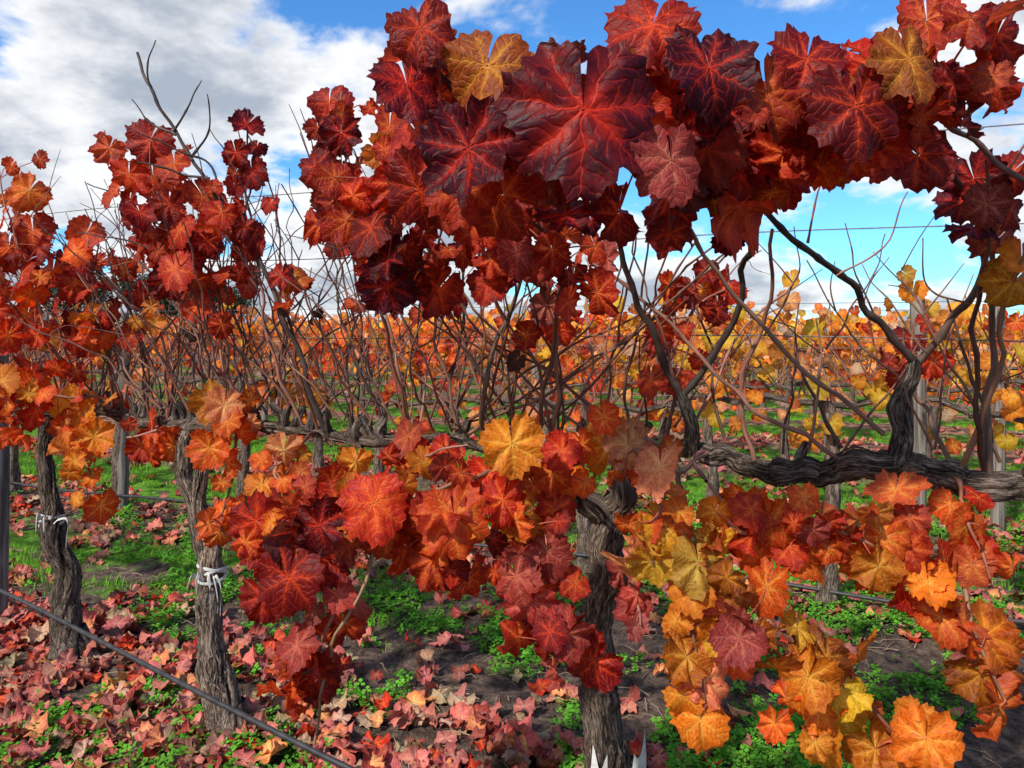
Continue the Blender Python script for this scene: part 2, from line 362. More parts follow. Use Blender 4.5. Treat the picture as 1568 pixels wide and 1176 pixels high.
trunk(vines[3],[(-1.77,3.0,-.04),(-1.80,3.0,.12),(-1.80,3.0,.29),(-1.85,3.0,.50),(-1.86,3.0,.68),(-1.90,3.0,.85),(-1.89,3.0,1.02)],[.075,.052,.046,.041,.033,.026,.022],24,tone=.85)
trunk(vines[0],[(1.5,1.45,-.04),(1.52,1.45,.3),(1.48,1.45,.7),(1.5,1.45,1.0)],[.08,.055,.05,.036],25)
for (x,y,v,s) in((.30,1.98,1,1),(-.90,2.4,2,2),(-1.77,3.0,3,3)):
    for q in range(6):
        a=U(0,6.28); L=U(.05,.11)
        tube(vines[v]['bark'],catmull([(x+.015*math.cos(a),y+.015*math.sin(a),.13),(x+.045*math.cos(a),y+.045*math.sin(a),.05),(x+L*math.cos(a),y+L*math.sin(a),-.03)],8),[.022,.026,.016],14,(1,1,1),.09,s*10+q)

CCOL=[(.28,.10,.055),(.22,.075,.05),(.34,.17,.10),(.16,.07,.05),(.26,.13,.085),(.38,.17,.12)]
DARK=(.075,.048,.038)
def cane(g,P,r0,r1,col=None,k=6,m=7):
    PP=catmull(P,m); n=len(PP)
    L=np.concatenate([[0],np.cumsum(np.linalg.norm(np.diff(PP,axis=0),axis=1))])
    PP=PP+ (np.stack([vnoise(L,L*0+s,16,int(rng.integers(0,20))) for s in(1.,2.,3.)],-1)-.5)*.020*np.minimum(1,L[:,None]*8)
    R=np.interp(L,[0,L[-1]],[r0,r1]); R=R*(1+.38*np.exp(-(((L+rng.random()*.07)%.075-.037)/.008)**2))
    c=col or CCOL[rng.integers(len(CCOL))]; j=U(.65,1.25); c=tuple(q*j for q in c)
    tube(g,PP,R,k,c); return PP
def petiole(g,a,c):
    mid=(a+c)/2+np.array([U(-.008,.008),-.004,U(.0,.016)]); j=U(.6,1.3)
    tube(g,catmull([a,mid,c],4),[.0021,.0013],4,(.45*j,.10*j,.05*j))
FACE=np.array([-.08,-1.,.28])
def put_leaf(v,base,pos,size,cA,cB,nor=None,tip=None,tm=None):
    if nor is None:
        nor=FACE+rng.normal(0,1,3)*np.array([.68,.38,.52])
        if rng.random()<.13: nor=nor*np.array([1,-1,1])
    if tip is None: tip=np.array([rng.normal(0,.6),rng.normal(0,.3),-1.])
    place_leaves(v['leaf'],tm or HI,[pos],[nor],[tip],size,cA,cB)
    if base is not None: petiole(v['cane'],np.asarray(base),np.asarray(pos))
NF=.78; SF=.95
def cluster(spine,n,rad,size,spec,root=None,t0=.0,r=.0045,col=None,yb=-.25,nf=None):
    n=max(3,int(round(n*(nf or NF)))); size=size*SF
    P=[np.array(p,float) for p in spine]
    if root is not None:
        c=cordon(root); P0=[c,c*.45+P[0]*.55+np.array([U(-.03,.03),U(-.02,.02),U(0,.04)])]
        v=vi(root); cane(v['cane'],P0[:1]+[P0[1]]+P[:1],r*1.35,r,col)
    v=vi(P[0][0])
    SP=cane(v['cane'],P,r,r*.55,col)
    used=[]; A,B=pal(spec,n)
    for i in range(n):
        best=None
        for tr in range(9):
            t=t0+(1-t0)*rng.random(); bp=SP[int(t*(len(SP)-1))]
            d=nrm(rng.normal(0,1,3)+np.array([0,yb,-.25])); p=bp+d*rad*rng.random()**.45*np.array([1,.75,1])
            dm=min([np.linalg.norm((p-u)*np.array([1,.6,1])) for u in used],default=1)
            if best is None or dm>best[0]: best=(dm,p,bp)
            if dm>size*.95: break
        p=best[1]; used.append(p)
        if p[2]<.05: continue
        put_leaf(v,best[2],p,size*U(.50,1.2),A[i:i+1],B[i:i+1])
def hero(x,y,z,s,pl,nor=(0,-1,.2),tip=(0,0,-1),tm=None):
    A,B=pal({pl:1},1); v=vi(x); p=np.array([x,y,z])
    put_leaf(v,p+np.array([U(-.03,.03),.07,.03]),p,s,A,B,np.array(nor,float),np.array(tip,float),tm)

# --- top canopy leaning toward the path
cluster([(.40,1.35,1.60),(.27,1.2,1.62),(.12,1.14,1.65),(-.04,1.15,1.64),(-.13,1.2,1.70)],58,.125,.072,{'maroon':3,'dkred':6,'red':4,'dusty':1,'brown':1},r=.006,col=DARK)
cluster([(.42,1.3,1.64),(.50,1.2,1.685),(.60,1.16,1.70),(.71,1.18,1.76)],60,.10,.070,{'red':6,'dkred':6,'maroon':2,'redor':1.5,'brown':1},r=.006)
cluster([(.55,1.3,1.66),(.66,1.22,1.70),(.76,1.2,1.77),(.78,1.2,1.82)],15,.05,.058,{'red':4,'dkred':5,'maroon':1,'brown':1},r=.004)
cluster([(.34,1.3,1.64),(.28,1.2,1.72),(.19,1.16,1.77)],27,.08,.068,{'maroon':3,'dkred':5,'red':3},)
cluster([(-.05,1.2,1.66),(-.10,1.2,1.74),(-.15,1.2,1.80)],14,.05,.055,{'dkred':4,'red':2,'brown':1})
hero(.093,.97,1.635,.122,'maroon',(.05,-1,.12),(-.02,0,-1),[HI[4]]) 
hero(-.035,1.05,1.72,.080,'brown',(-.3,-1,.1),(-.15,0,-1),[HI[8]]); hero(.489,1.05,1.665,.084,'dkred',(.1,-1,.2),(.0,0,-1),[HI[2]])
hero(.563,1.05,1.73,.070,'brown',(.2,-1,.3),(.2,0,-1)); hero(.363,1.05,1.68,.070,'red',(0,-1,.35),(.3,0,-1))
hero(-.06,1.03,1.60,.090,'maroon',(-.35,-1,.1),(.05,0,-1),[HI[9]]); hero(-.134,1.08,1.785,.064,'dkred',(-.2,-1,.4),(.2,0,-1))
hero(.275,1.03,1.71,.082,'maroon',(.15,-1,.3),(.15,0,-1),[HI[7]]); hero(.215,1.0,1.575,.066,'dusty',(.4,-1,.2),(.1,0,-1))
hero(.20,1.05,1.78,.075,'dkred',(-.1,-1,.5),(-.3,0,-1)); hero(.67,1.08,1.80,.055,'red',(.2,-1,.5),(.5,0,-1))
hero(.43,1.08,1.74,.074,'dkred',(.0,-1,.4),(-.3,0,-1))
# --- upper middle
cluster([(.12,1.65,1.50),(.048,1.55,1.56),(-.11,1.5,1.56),(-.244,1.5,1.60),(-.29,1.55,1.68)],54,.12,.066,{'dkred':6,'red':7,'maroon':2,'dusty':1},root=.05)
cluster([(-.05,1.6,1.50),(-.20,1.55,1.49),(-.27,1.55,1.46)],13,.07,.064,{'dkred':5,'red':5,'maroon':1})
cluster([(-.19,1.55,1.62),(-.24,1.5,1.69),(-.20,1.5,1.73)],9,.05,.055,{'red':2,'redor':2,'orange':1})
cluster([(-.376,1.95,1.50),(-.427,1.9,1.72),(-.44,1.9,1.96)],25,.09,.066,{'dkred':6,'red':4,'maroon':1},root=-.3,t0=.3)
cluster([(-.75,2.2,1.50),(-.79,2.2,1.76),(-.78,2.2,1.99)],10,.06,.062,{'dkred':5,'red':2,'maroon':2},root=-.65,t0=.25)
cluster([(-.92,2.3,1.50),(-1.06,2.3,1.66),(-1.13,2.3,1.82)],42,.17,.072,{'dkred':5,'red':7,'dusty':1},root=-.9)
cluster([(-.68,2.2,1.40),(-.76,2.2,1.58),(-.86,2.2,1.72)],18,.13,.064,{'dkred':4,'red':5},root=-.6)
cluster([(-1.64,2.6,1.32),(-1.72,2.6,1.60),(-1.82,2.6,1.92)],44,.17,.078,{'dkred':4,'red':7,'redor':2},root=-1.6)
cluster([(-1.35,2.6,1.42),(-1.42,2.55,1.54),(-1.40,2.5,1.64)],14,.12,.068,{'dkred':3,'red':5,'redor':1},root=-1.3)
cluster([(-1.45,2.6,1.36),(-1.50,2.6,1.44)],7,.08,.064,{'orange':3,'redor':2},root=-1.5)
cluster([(-1.2,2.5,1.34),(-1.25,2.5,1.44)],4,.06,.06,{'orange':3,'redor':1,'red':1},root=-1.2)
# --- left lower hangers
cluster([(-1.5,2.62,1.1),(-1.72,2.6,1.10),(-1.80,2.6,1.02)],28,.12,.078,{'orange':3,'redor':5,'red':2},root=-1.5)
cluster([(-1.52,2.62,1.0),(-1.50,2.6,.87),(-1.47,2.6,.78)],16,.08,.074,{'orange':3,'redor':4,'red':1},root=-1.55)
cluster([(-.86,2.3,1.10),(-.90,2.28,1.03)],12,.08,.072,{'orange':4,'redor':2,'peach':2},root=-.85)
cluster([(-.86,2.3,.93),(-.88,2.25,.78),(-.87,2.25,.72)],8,.045,.066,{'orange':1,'redor':3,'red':2},root=-.88)
cluster([(-.62,2.1,1.0),(-.66,2.05,.94),(-.55,2.0,.92)],11,.07,.066,{'orange':3,'redor':3,'peach':1},root=-.6)
cluster([(-.30,2.0,1.02),(-.22,1.9,1.02),(-.12,1.85,1.05)],9,.06,.062,{'orange':2,'redor':3,'red':3},root=-.3)
cluster([(-1.2,2.5,1.0),(-1.3,2.5,.97)],5,.07,.06,{'redor':3,'red':3},root=-1.25)
# --- lower centre mass
cluster([(.164,1.7,1.04),(-.034,1.62,1.00),(-.26,1.6,.97),(-.43,1.6,.93),(-.50,1.6,.86)],60,.09,.070,{'red':6,'redor':7,'dkred':2,'orange':2},root=.2,r=.005)
cluster([(-.40,1.6,.92),(-.47,1.58,.87),(-.49,1.58,.80)],9,.06,.078,{'dkred':4,'red':3,'maroon':1})
hero(-.465,1.54,.83,.088,'dkred',(-.1,-1,.2),(-.15,0,-1),[HI[1]]); hero(-.285,1.53,.985,.088,'red',(.1,-1,.25),(.1,0,-1),[HI[3]])
hero(-.12,1.53,.955,.088,'redor',(.1,-1,.35),(.1,0,-1)); hero(.0,1.52,1.11,.076,'orange',(0,-1,.3),(.1,0,-1)); hero(-.40,1.53,.94,.070,'maroon',(-.1,-1,.2),(.3,0,-1))
cluster([(-.36,1.6,.80),(-.40,1.58,.70),(-.444,1.6,.53)],13,.06,.060,{'dusty':4,'red':3,'redor':1},t0=.15)
cluster([(-.42,1.58,.62),(-.50,1.58,.58)],4,.03,.062,{'dkred':2,'redor':2})
cluster([(.02,1.62,.92),(.05,1.6,.785),(.09,1.6,.63)],32,.09,.066,{'dusty':3,'dkred':3,'red':5,'redor':2},t0=.05)
cluster([(-.18,1.62,.90),(-.12,1.6,.84)],13,.08,.068,{'dusty':1,'redor':3,'red':3,'dkred':1})
cluster([(.22,1.6,1.12),(.30,1.5,1.04),(.29,1.5,.93)],15,.065,.070,{'peach':5,'orange':2,'redor':3},root=.35)
cluster([(.29,1.5,.93),(.285,1.48,.87)],4,.03,.064,{'yellow':4})
cluster([(.26,1.6,.80),(.27,1.55,.72)],5,.04,.062,{'dusty':3,'pink':2,'red':1})
cluster([(.36,1.6,.90),(.43,1.45,.82),(.533,1.45,.70),(.60,1.45,.57)],34,.085,.066,{'brown':4,'orange':5,'yellow':2,'redor':2,'dusty':1},root=.42,t0=.2)
cluster([(.36,1.5,.76),(.37,1.45,.66),(.39,1.45,.57)],8,.045,.066,{'orange':4,'peach':1,'brown':1})
cluster([(.64,1.5,.70),(.72,1.45,.60),(.80,1.45,.52)],15,.07,.068,{'orange':5,'brown':2,'redor':2,'yellow':1.5})
cluster([(.93,1.5,.74),(.97,1.45,.62)],5,.035,.074,{'brown':3,'redor':2},root=.95)
cluster([(.44,1.65,1.0),(.48,1.52,.93),(.657,1.5,.93),(.843,1.5,.85),(.90,1.5,.80)],46,.070,.068,{'redor':7,'red':6,'dusty':1,'orange':1},root=.5,t0=.2)
cluster([(.97,1.6,.98),(.97,1.5,.84)],9,.05,.072,{'dusty':3,'red':2,'redor':3},root=.98)
cluster([(.84,1.6,1.0),(.82,1.55,.97)],4,.035,.064,{'red':2,'redor':2})
# --- right upper
cluster([(.95,1.5,1.45),(.91,1.4,1.58),(.87,1.35,1.66)],11,.06,.066,{'maroon':4,'dkred':4,'dusty':2},root=1.05,t0=.3)
cluster([(.97,1.45,1.42),(.98,1.4,1.50)],4,.02,.066,{'yellow':1,'orange':3},root=1.0)
cluster([(.40,1.9,1.25),(.47,1.9,1.40),(.55,1.9,1.45)],14,.09,.062,{'red':5,'dkred':2,'redor':2},root=.4)
cluster([(1.02,1.9,1.25),(1.06,1.95,1.36)],8,.07,.062,{'dkred':4,'red':2},root=1.0)
cluster([(.12,1.9,1.30),(.1,1.9,1.44),(.2,1.85,1.48)],12,.09,.058,{'red':4,'dkred':2,'dusty':3},root=.1)
# --- hero canes
c1=vines[1]['cane']; bk=vines[1]['bark']
tube(bk,catmull([(.895,1.715,1.03),(.905,1.71,1.11),(.895,1.71,1.17),(.92,1.70,1.23),(.93,1.70,1.275)],10),[.026,.020,.023,.016,.013],22,(.8,.8,.8),.10,71)
cane(c1,[(.93,1.7,1.265),(.82,1.67,1.372),(.708,1.6,1.463),(.578,1.5,1.529),(.459,1.42,1.60),(.389,1.35,1.642)],.0085,.005,DARK,8)
cane(c1,[(.93,1.7,1.265),(1.0,1.65,1.379),(1.026,1.6,1.491),(.935,1.5,1.575),(.783,1.35,1.672)],.009,.0055,(.13,.07,.05),8)
cane(c1,[(1.25,1.5,1.35),(1.05,1.4,1.52),(.935,1.35,1.60),(.83,1.33,1.684),(.70,1.25,1.72)],.0065,.0045,(.32,.16,.12),7)
cane(c1,[(1.047,1.62,1.02),(1.04,1.6,1.265),(1.01,1.55,1.449),(.97,1.5,1.6)],.008,.005,(.20,.11,.08),7)
tube(bk,catmull([(.46,1.9,1.03),(.451,1.86,1.105),(.42,1.85,1.19)],10),[.021,.015,.012],18,(.7,.7,.7),.10,72)
cane(c1,[(.42,1.85,1.18),(.369,1.83,1.285),(.288,1.75,1.448),(.222,1.65,1.562)],.010,.0055,DARK,8)
cane(c1,[(.42,1.85,1.17),(.518,1.8,1.318),(.54,1.7,1.5),(.472,1.5,1.628),(.44,1.4,1.68)],.0085,.005,DARK,8)
cane(c1,[(.864,1.72,1.10),(.684,1.7,1.245),(.549,1.68,1.38),(.40,1.6,1.53),(.32,1.5,1.605)],.006,.004,(.34,.20,.14),7)
cane(c1,[(.80,1.76,1.02),(.62,1.76,1.13),(.50,1.78,1.22),(.38,1.8,1.36),(.2,1.8,1.5)],.006,.004,(.28,.13,.09),7)
cane(c1,[(.60,1.83,1.02),(.56,1.8,1.2),(.60,1.75,1.36),(.56,1.6,1.55)],.006,.004,None,7)
cane(c1,[(-.074,2.0,1.05),(-.074,1.9,1.18),(-.007,1.9,1.384),(.044,1.8,1.518)],.007,.0045,(.14,.08,.05),7)
cane(c1,[(.5,1.88,1.03),(.38,1.7,1.02),(.30,1.6,1.1),(.2,1.58,1.13)],.006,.004,(.28,.13,.08),7)
cane(c1,[(.17,2.0,.9),(.16,1.8,1.0),(.02,1.65,1.06),(-.2,1.6,.97)],.006,.004,(.36,.18,.11),7)
cane(c1,[(-.28,1.6,.92),(-.32,1.58,.80),(-.40,1.58,.62),(-.43,1.6,.45)],.004,.0028,(.5,.3,.15),6)
for i in range(20):
    x0=U(-.25,.35); c=cordon(x0); tx=U(-.35,.55); cane(vi(x0)['cane'],[c+np.array([0,0,.03]),(x0*.6+tx*.4+U(-.05,.05),1.95,1.22+U(-.03,.03)),(x0*.2+tx*.8,1.85,1.40),(tx,1.7+U(-.1,.1),1.56)],U(.0032,.0050),.0022,None,6)
for P in([(.70,1.6,1.46),(.78,1.55,1.52),(.80,1.5,1.62)],[(.82,1.67,1.37),(.74,1.62,1.50),(.72,1.6,1.58)],[(1.0,1.62,1.40),(.90,1.6,1.44),(.86,1.55,1.53)],[(.60,1.5,1.52),(.62,1.5,1.62),(.66,1.45,1.68)],[(1.0,1.4,1.56),(.96,1.38,1.64),(1.0,1.36,1.72)],[(.9,1.35,1.63),(.95,1.33,1.70),(1.02,1.3,1.72)],[(.93,1.9,1.3),(.90,1.88,1.42),(.94,1.85,1.52)],[(.70,1.65,1.30),(.80,1.7,1.42),(.86,1.7,1.56)],[(.58,1.7,1.33),(.66,1.7,1.46),(.64,1.66,1.58)],[(.93,1.68,1.3),(.88,1.7,1.4),(.80,1.7,1.5)]):
    cane(c1,P,.0026,.0011,None,5)
c2=vines[2]['cane']
cane(c2,[(-.56,2.28,1.0),(-.62,2.22,1.2),(-.687,2.2,1.41),(-.843,2.2,1.70),(-1.008,2.2,1.93),(-1.07,2.2,2.04),(-1.124,2.2,2.175)],.009,.004,DARK,8)
for P in([(-1.008,2.2,1.93),(-.96,2.2,2.0),(-.93,2.2,2.09)],[(-1.06,2.2,2.02),(-1.075,2.18,2.1),(-1.055,2.18,2.2)],[(-1.0,2.2,1.92),(-1.08,2.2,1.96),(-1.12,2.2,2.03)],[(-.86,2.2,1.72),(-.90,2.2,1.84),(-.99,2.15,1.87),(-1.1,2.1,1.93)],[(-.90,2.2,1.79),(-1.05,2.2,1.82),(-1.2,2.2,1.86)],[(-.80,2.2,1.64),(-.78,2.2,1.8),(-.83,2.2,1.95)],[(-.95,2.2,1.86),(-.88,2.15,1.93),(-.87,2.1,2.0)],[(-1.1,2.4,1.6),(-1.2,2.35,1.75),(-1.32,2.3,1.80)],[(-1.0,2.3,1.5),(-1.18,2.3,1.62),(-1.35,2.3,1.64)]):
    cane(c2,P,.0042,.0015,DARK,6)
# --- procedural canes on the cordon
def grow(v,p0,dirv,L,r0,col=None,wig=.17):
    n=max(4,int(L/.11)); d=np.array(dirv,float); P=[np.array(p0,float)]
    for i in range(n):
        d=nrm(d+rng.normal(0,wig,3)*np.array([1,.7,.4])); P.append(P[-1]+d*L/n)
    PP=cane(v['cane'],P,r0,r0*.45,col,5,4)
    for q in range(rng.integers(0,4)):
        a=PP[rng.integers(len(PP)//3,len(PP))]; dd=nrm(np.array([U(-1,1),U(-.8,.8),U(.1,.9)])); l=U(.05,.22)
        tube(v['cane'],catmull([a,a+dd*l*.5+np.array([0,0,.01]),a+dd*l+np.array([U(-.03,.03),0,U(0,.03)])],3),[.0022,.001],4,(.20,.10,.07))
    if rng.random()<.35:
        a=PP[rng.integers(len(PP)//2,len(PP))]; t=np.linspace(0,1,16); dd=nrm(np.array([U(-1,1),U(-1,.3),U(-.6,.4)]))
        sp_=a+dd*(t[:,None]*.09)+np.stack([np.sin(t*14)*.012*t,np.cos(t*14)*.012*t,np.sin(t*9)*.01*t],-1)
        tube(v['cane'],sp_,[.0012,.0006],4,(.15,.08,.05))
    return PP
# thin wiry shoots standing above the canopy
for i in range(34):
    x=U(-1.5,-.25); c=cordon(x); grow(vi(x),c+np.array([U(-.02,.02),0,.04]),(rng.normal(-.05,.32),rng.normal(-.05,.15),1),U(.70,.95),U(.0026,.0040),(.10,.055,.042) if rng.random()<.6 else None,.13)
x=-4.2
while x<1.9:
    dens=.034 if x<.1 else .08
    if x>1.05: dens=.07
    c=cordon(x); v=vi(x)
    if rng.random()<.5: tube(v['bark'],catmull([c,c+np.array([U(-.015,.015),U(-.02,.02),.035]),c+np.array([U(-.03,.03),U(-.03,.03),.075])],5),[.016,.012,.009],12,(.9,.9,.9),.12,int(U(0,900)))
    for q in range(rng.integers(1,3)):
        lean=rng.normal(0,.40) ; L=U(.4,.85)
        if x<-1.2: L=U(.35,.72)
        if .25<x<1.1: L=U(.25,.55)
        PP=grow(v,c+np.array([U(-.02,.02),U(-.02,.02),.05]),(lean,rng.normal(-.05,.22),1),L,U(.0030,.0054))
        top=PP[-1][2]
        if x<.1 and rng.random()<.20:
            nl=rng.integers(1,4); A,B=pal({'dkred':4,'red':6,'redor':1} if top>1.45 else {'redor':3,'orange':2,'red':2},nl)
            for i in range(nl):
                a=PP[int(U(.62,1)*(len(PP)-1))]; p=a+nrm(rng.normal(0,1,3)+np.array([0,-.6,-.2]))*U(.04,.09)
                put_leaf(v,a,p,U(.045,.070),A[i:i+1],B[i:i+1])
        if rng.random()<.06 and x<.2:
            a=PP[len(PP)//2]; A=np.array([[.035,.018,.012]]); put_leaf(v,a,a+np.array([0,-.04,-.04]),.036,A,A*1.6,tm=DRY)
    x+=dens*U(.6,1.4)
for i in range(30):
    x=U(-3.6,-.3); c=cordon(x); v=vi(x); A,B=pal({'redor':4,'orange':4,'red':3},1)
    p=c+np.array([U(-.06,.06),U(-.12,.08),U(-.10,.12)]); put_leaf(v,c,p,U(.05,.070),A,B)
for v in vines:
    link('trunk_and_cordon',v['bark'].mesh('bark',M_BARK),v['e']); link('canes',v['cane'].mesh('canes',M_CANE),v['e']); link('leaves',v['leaf'].mesh('leaves',M_LEAF),v['e'])

# ------------------------------------------------------------ generic vines for the other rows (row-local coordinates)
def vine_meshes(seed,length,ntr,ncane,nleaf,spec,tm,kk=6,top=1.50,lsz=.058,mat=None,hi=.62):
    gb,gc,gl=Geo(WOODA),Geo(WOODA),Geo(LEAFA)
    for t in range(ntr):
        x0=(t+.5)*length/ntr-length/2+U(-.06,.06)
        P=[(x0,0,-.05),(x0+U(-.03,.03),U(-.03,.03),.3),(x0+U(-.04,.04),U(-.03,.03),.65),(x0+U(-.03,.03),0,.98)]
        tube(gb,catmull(P,12 if kk>5 else 2),[.055,.036,.032,.026],kk*3 if kk>5 else kk,(1.3,1.22,1.15),.09 if kk>5 else 0,seed*7+t)
    n=int(length/.1); X=np.linspace(-length/2,length/2,n); P=np.stack([X,rng.normal(0,.01,n),.98+rng.normal(0,.016,n)],-1)
    tube(gb,P,.015,kk,(1,1,1))
    for q in range(ncane):
        x0=U(-length/2,length/2); L=U(.28,top-.90); d=np.array([rng.normal(0,.42),rng.normal(0,.24),1.])
        Pn=[np.array([x0,0,.98])]
        for i in range(4): d=nrm(d+rng.normal(0,.22,3)*np.array([1,.7,.3])); Pn.append(Pn[-1]+d*L/4)
        c=CCOL[rng.integers(len(CCOL))]; tube(gc,np.array(Pn) if kk<5 else catmull(Pn,3),[.0046,.0020] if kk>4 else [.0065,.004],4 if kk>4 else 3,c)
    nh=int(nleaf*hi)
    ncl=max(3,int(length*4)); cx=U(-length/2,length/2,ncl); ci=rng.integers(0,ncl,nleaf)
    z=np.concatenate([rng.normal(1.27,.13,nh),rng.normal(.95,.12,nleaf-nh)]); z=np.clip(z,.6,top+.08)
    px=np.where(rng.random(nleaf)<.6,cx[ci]+rng.normal(0,.12,nleaf),U(-length/2,length/2,nleaf))
    pos=np.stack([px,rng.normal(0,.13,nleaf),z],-1)
    nor=np.stack([rng.normal(0,.7,nleaf),np.where(rng.random(nleaf)<.75,-1.,1.),rng.normal(.4,.5,nleaf)],-1)
    tip=np.stack([rng.normal(0,.6,nleaf),rng.normal(0,.3,nleaf),-np.ones(nleaf)],-1)
    A,B=pal(spec,nleaf); place_leaves(gl,tm,pos,nor,tip,U(.55,1.2,nleaf)*lsz,A,B)
    return gb.mesh('vine_bark',M_BARK),gc.mesh('vine_canes',M_CANE),gl.mesh('vine_leaves',mat or M_LEAF)
SPO={'orange':4,'redor':4,'red':2,'yellow':1.5,'peach':3,'tan':1.5}; SPR={'redor':5,'red':4,'orange':3,'dkred':1,'peach':2,'yellow':.5}; SPY={'yellow':5,'orange':4,'peach':2,'redor':1}
midset={'O':[vine_meshes(s,1.2,1,36,70,SPO,MD) for s in(1,2)],'R':[vine_meshes(s,1.2,1,36,70,SPR,MD) for s in(3,4)],'Y':[vine_meshes(s,1.2,1,32,74,SPY,MD) for s in(5,6)]}
def put_vine(ms,x,y,name='grapevine'):
    e=bpy.data.objects.new(name,None); bpy.context.scene.collection.objects.link(e); e.location=(x,y,0); e.rotation_euler=(0,0,ROT); e.empty_display_size=.2
    e.scale=(1,1,random.uniform(.93,1.03))
    for nm,me in zip(('trunk_and_cordon','canes','leaves'),ms): link(nm,me,e)
for kk in(1,2):
    x=-9.5
    while x<4.8+kk:
        y=row_y(x,kk); w=random.random()
        if kk==1: key='R' if x<.2 else ('O' if x<1.0 else 'Y') 
        else: key='O' if w<.6 else ('Y' if x>.6 else 'R')
        if x>-8.5 or kk==2: put_vine(random.choice(midset[key]),x,y)
        x+=1.2*COS
far=bpy.data.objects.new('distant_vine_rows',None); bpy.context.scene.collection.objects.link(far)
FS={'orange':4,'redor':4,'peach':4,'red':1.5,'tan':3,'yellow':2}
farset=[vine_meshes(s,6.0,5,140,720,sp_,LO if i<3 else VLO,4,1.50,.064,M_FAR) for i,(s,sp_) in enumerate([(11,SPO),(12,SPR),(13,SPY),(14,FS),(15,{'orange':3,'peach':5,'tan':4,'redor':2,'yellow':2}),(16,SPR)])]
step=6*COS
for k in range(3,40):
    Y0=2.12+DY*k; x=-1.2*Y0-3
    while x<.62*Y0+4:
        y=row_y(x,k)
        if y>0.3:
            if k<9: ms=farset[0 if random.random()<.5 else (2 if x>1.0 else 1)]
            else: ms=farset[random.choice([3,4,4,5] if x<.1*Y0 else [3,4,2,2])]
            for nm,me in zip(('trunks','canes','leaves'),ms):
                if k>14 and nm!='leaves': continue
                o=link('row_'+nm,me,far); o.location=(x,y,0); o.rotation_euler=(0,0,ROT); o.scale=(1,1,random.uniform(.93,1.03))
        x+=step

# ------------------------------------------------------------ posts, wires, hose
def post(x,y,h,r=.045,name='trellis_post'):
    g=Geo(WOODA); z=np.linspace(-.1,h,12); P=np.stack([np.full(12,x)+.01*np.sin(z*2),np.full(12,y),z],-1)
    P=np.vstack([P,[P[-1]+(0,0,.004),P[-1]+(0,0,.005)]]); R=np.full(14,r); R[-2]=r*.9; R[-1]=.001
    T=12; ph=np.linspace(0,2*np.pi,T,endpoint=False)
    rr=R[:,None]*(1+.04*np.sin(3*ph+1)[None,:])
    V=np.stack([P[:,0:1]+rr*np.cos(ph),P[:,1:2]+rr*np.sin(ph),np.repeat(P[:,2:3],T,1)],-1).reshape(-1,3)
    g.add(V,grid_quads(14,T),col=np.ones((len(V),4)),tco=V); link(name,g.mesh('post',M_POST))
post(-2.36,3.38,1.35); post(-2.85,row_y(-2.85,1),1.45,.042); post(1.81,row_y(1.81,1),1.50,.030)
post(.19,row_y(.19,2),1.5,.04); post(3.1,row_y(3.1,2),1.5,.04); post(-5.4,row_y(-5.4,2),1.5,.04); post(1.6,row_y(1.6,3),1.5,.04); post(-3.2,row_y(-3.2,3),1.5,.04)
def wire(pts,r,mat,name,k=6,m=12):
    g=Geo(WOODA); tube(g,catmull(pts,m),r,k,(1,1,1)); link(name,g.mesh(name,mat))
for z in(1.32,1.58,1.80):
    wire([(xx,row_y(xx)+.02,z+.008*math.sin(xx*3)) for xx in np.arange(-6,2.6,.6)],.0016,M_WIRE,'trellis_wire')
wire([(xx,row_y(xx),1.0) for xx in np.arange(-6,2.6,.6)],.0016,M_WIRE,'trellis_wire')
for kk in(1,2):
    for z in(1.0,1.25,1.46):
        wire([(xx,row_y(xx,kk),z) for xx in np.arange(-9,6,1.)],.0016,M_WIRE,'trellis_wire')
wire([(-4.6,4.6,.27),(-3.2,3.75,.27),(-2.13,3.08,.25),(-1.5,2.68,.215),(-.95,2.3,.20),(-.43,1.98,.165),(.1,1.7,.12),(.7,1.4,.12),(1.6,1.0,.15)],.008,M_HOSE,'drip_irrigation_hose',10)
wire([(xx,row_y(xx,1)-.05,.13+.02*math.sin(xx*2.2)) for xx in np.arange(-9,6,.5)],.009,M_HOSE,'drip_irrigation_hose',8)
def ribbon(g,P,wid,up):
    PP=catmull(P,6); T=nrm(np.gradient(PP,axis=0)); n=len(PP); up=np.array(up,float)
    S=nrm(np.repeat(up[None],n,0)+.35*np.sin(np.linspace(0,5,n))[:,None]*np.array([1,.4,.2]))
    V=np.stack([PP-S*wid/2,PP,PP+S*wid/2],1); V[:,1]+=np.cross(T,S)*wid*.15
    V=V.reshape(-1,3); g.add(V,grid_quads(n,3,False),col=np.ones((len(V),4)),tco=V)
def tie(x,y,z,r,name='plastic_vine_tie',tails=4):
    g=Geo(WOODA)
    for q in range(3):
        a=np.linspace(0,6.4,13)+U(0,6); ribbon(g,[(x+r*1.15*math.cos(t),y+r*1.15*math.sin(t),z+.012*q+.014*math.sin(t+q*2)) for t in a],.010,(0,0,1))
    for q in range(tails):
        d=np.array([U(-1,1),-1,0]); L=U(.03,.09)
        p=np.array([x+d[0]*r*.9,y-r*1.1,z+U(-.01,.02)])
        ribbon(g,[p,p+np.array([d[0]*L*.5,-.02,U(0,.03)]),p+np.array([d[0]*L,-.02,U(-.06,.02)]),p+np.array([d[0]*L*.9,-.02,U(-.12,-.03)])],U(.006,.018),(0.2,0,1))
    link(name,g.mesh(name,M_PLAS))
tie(-.973,2.4,.545,.040,tails=7); tie(-1.865,3.0,.56,.040,tails=3)
g=Geo(WOODA)
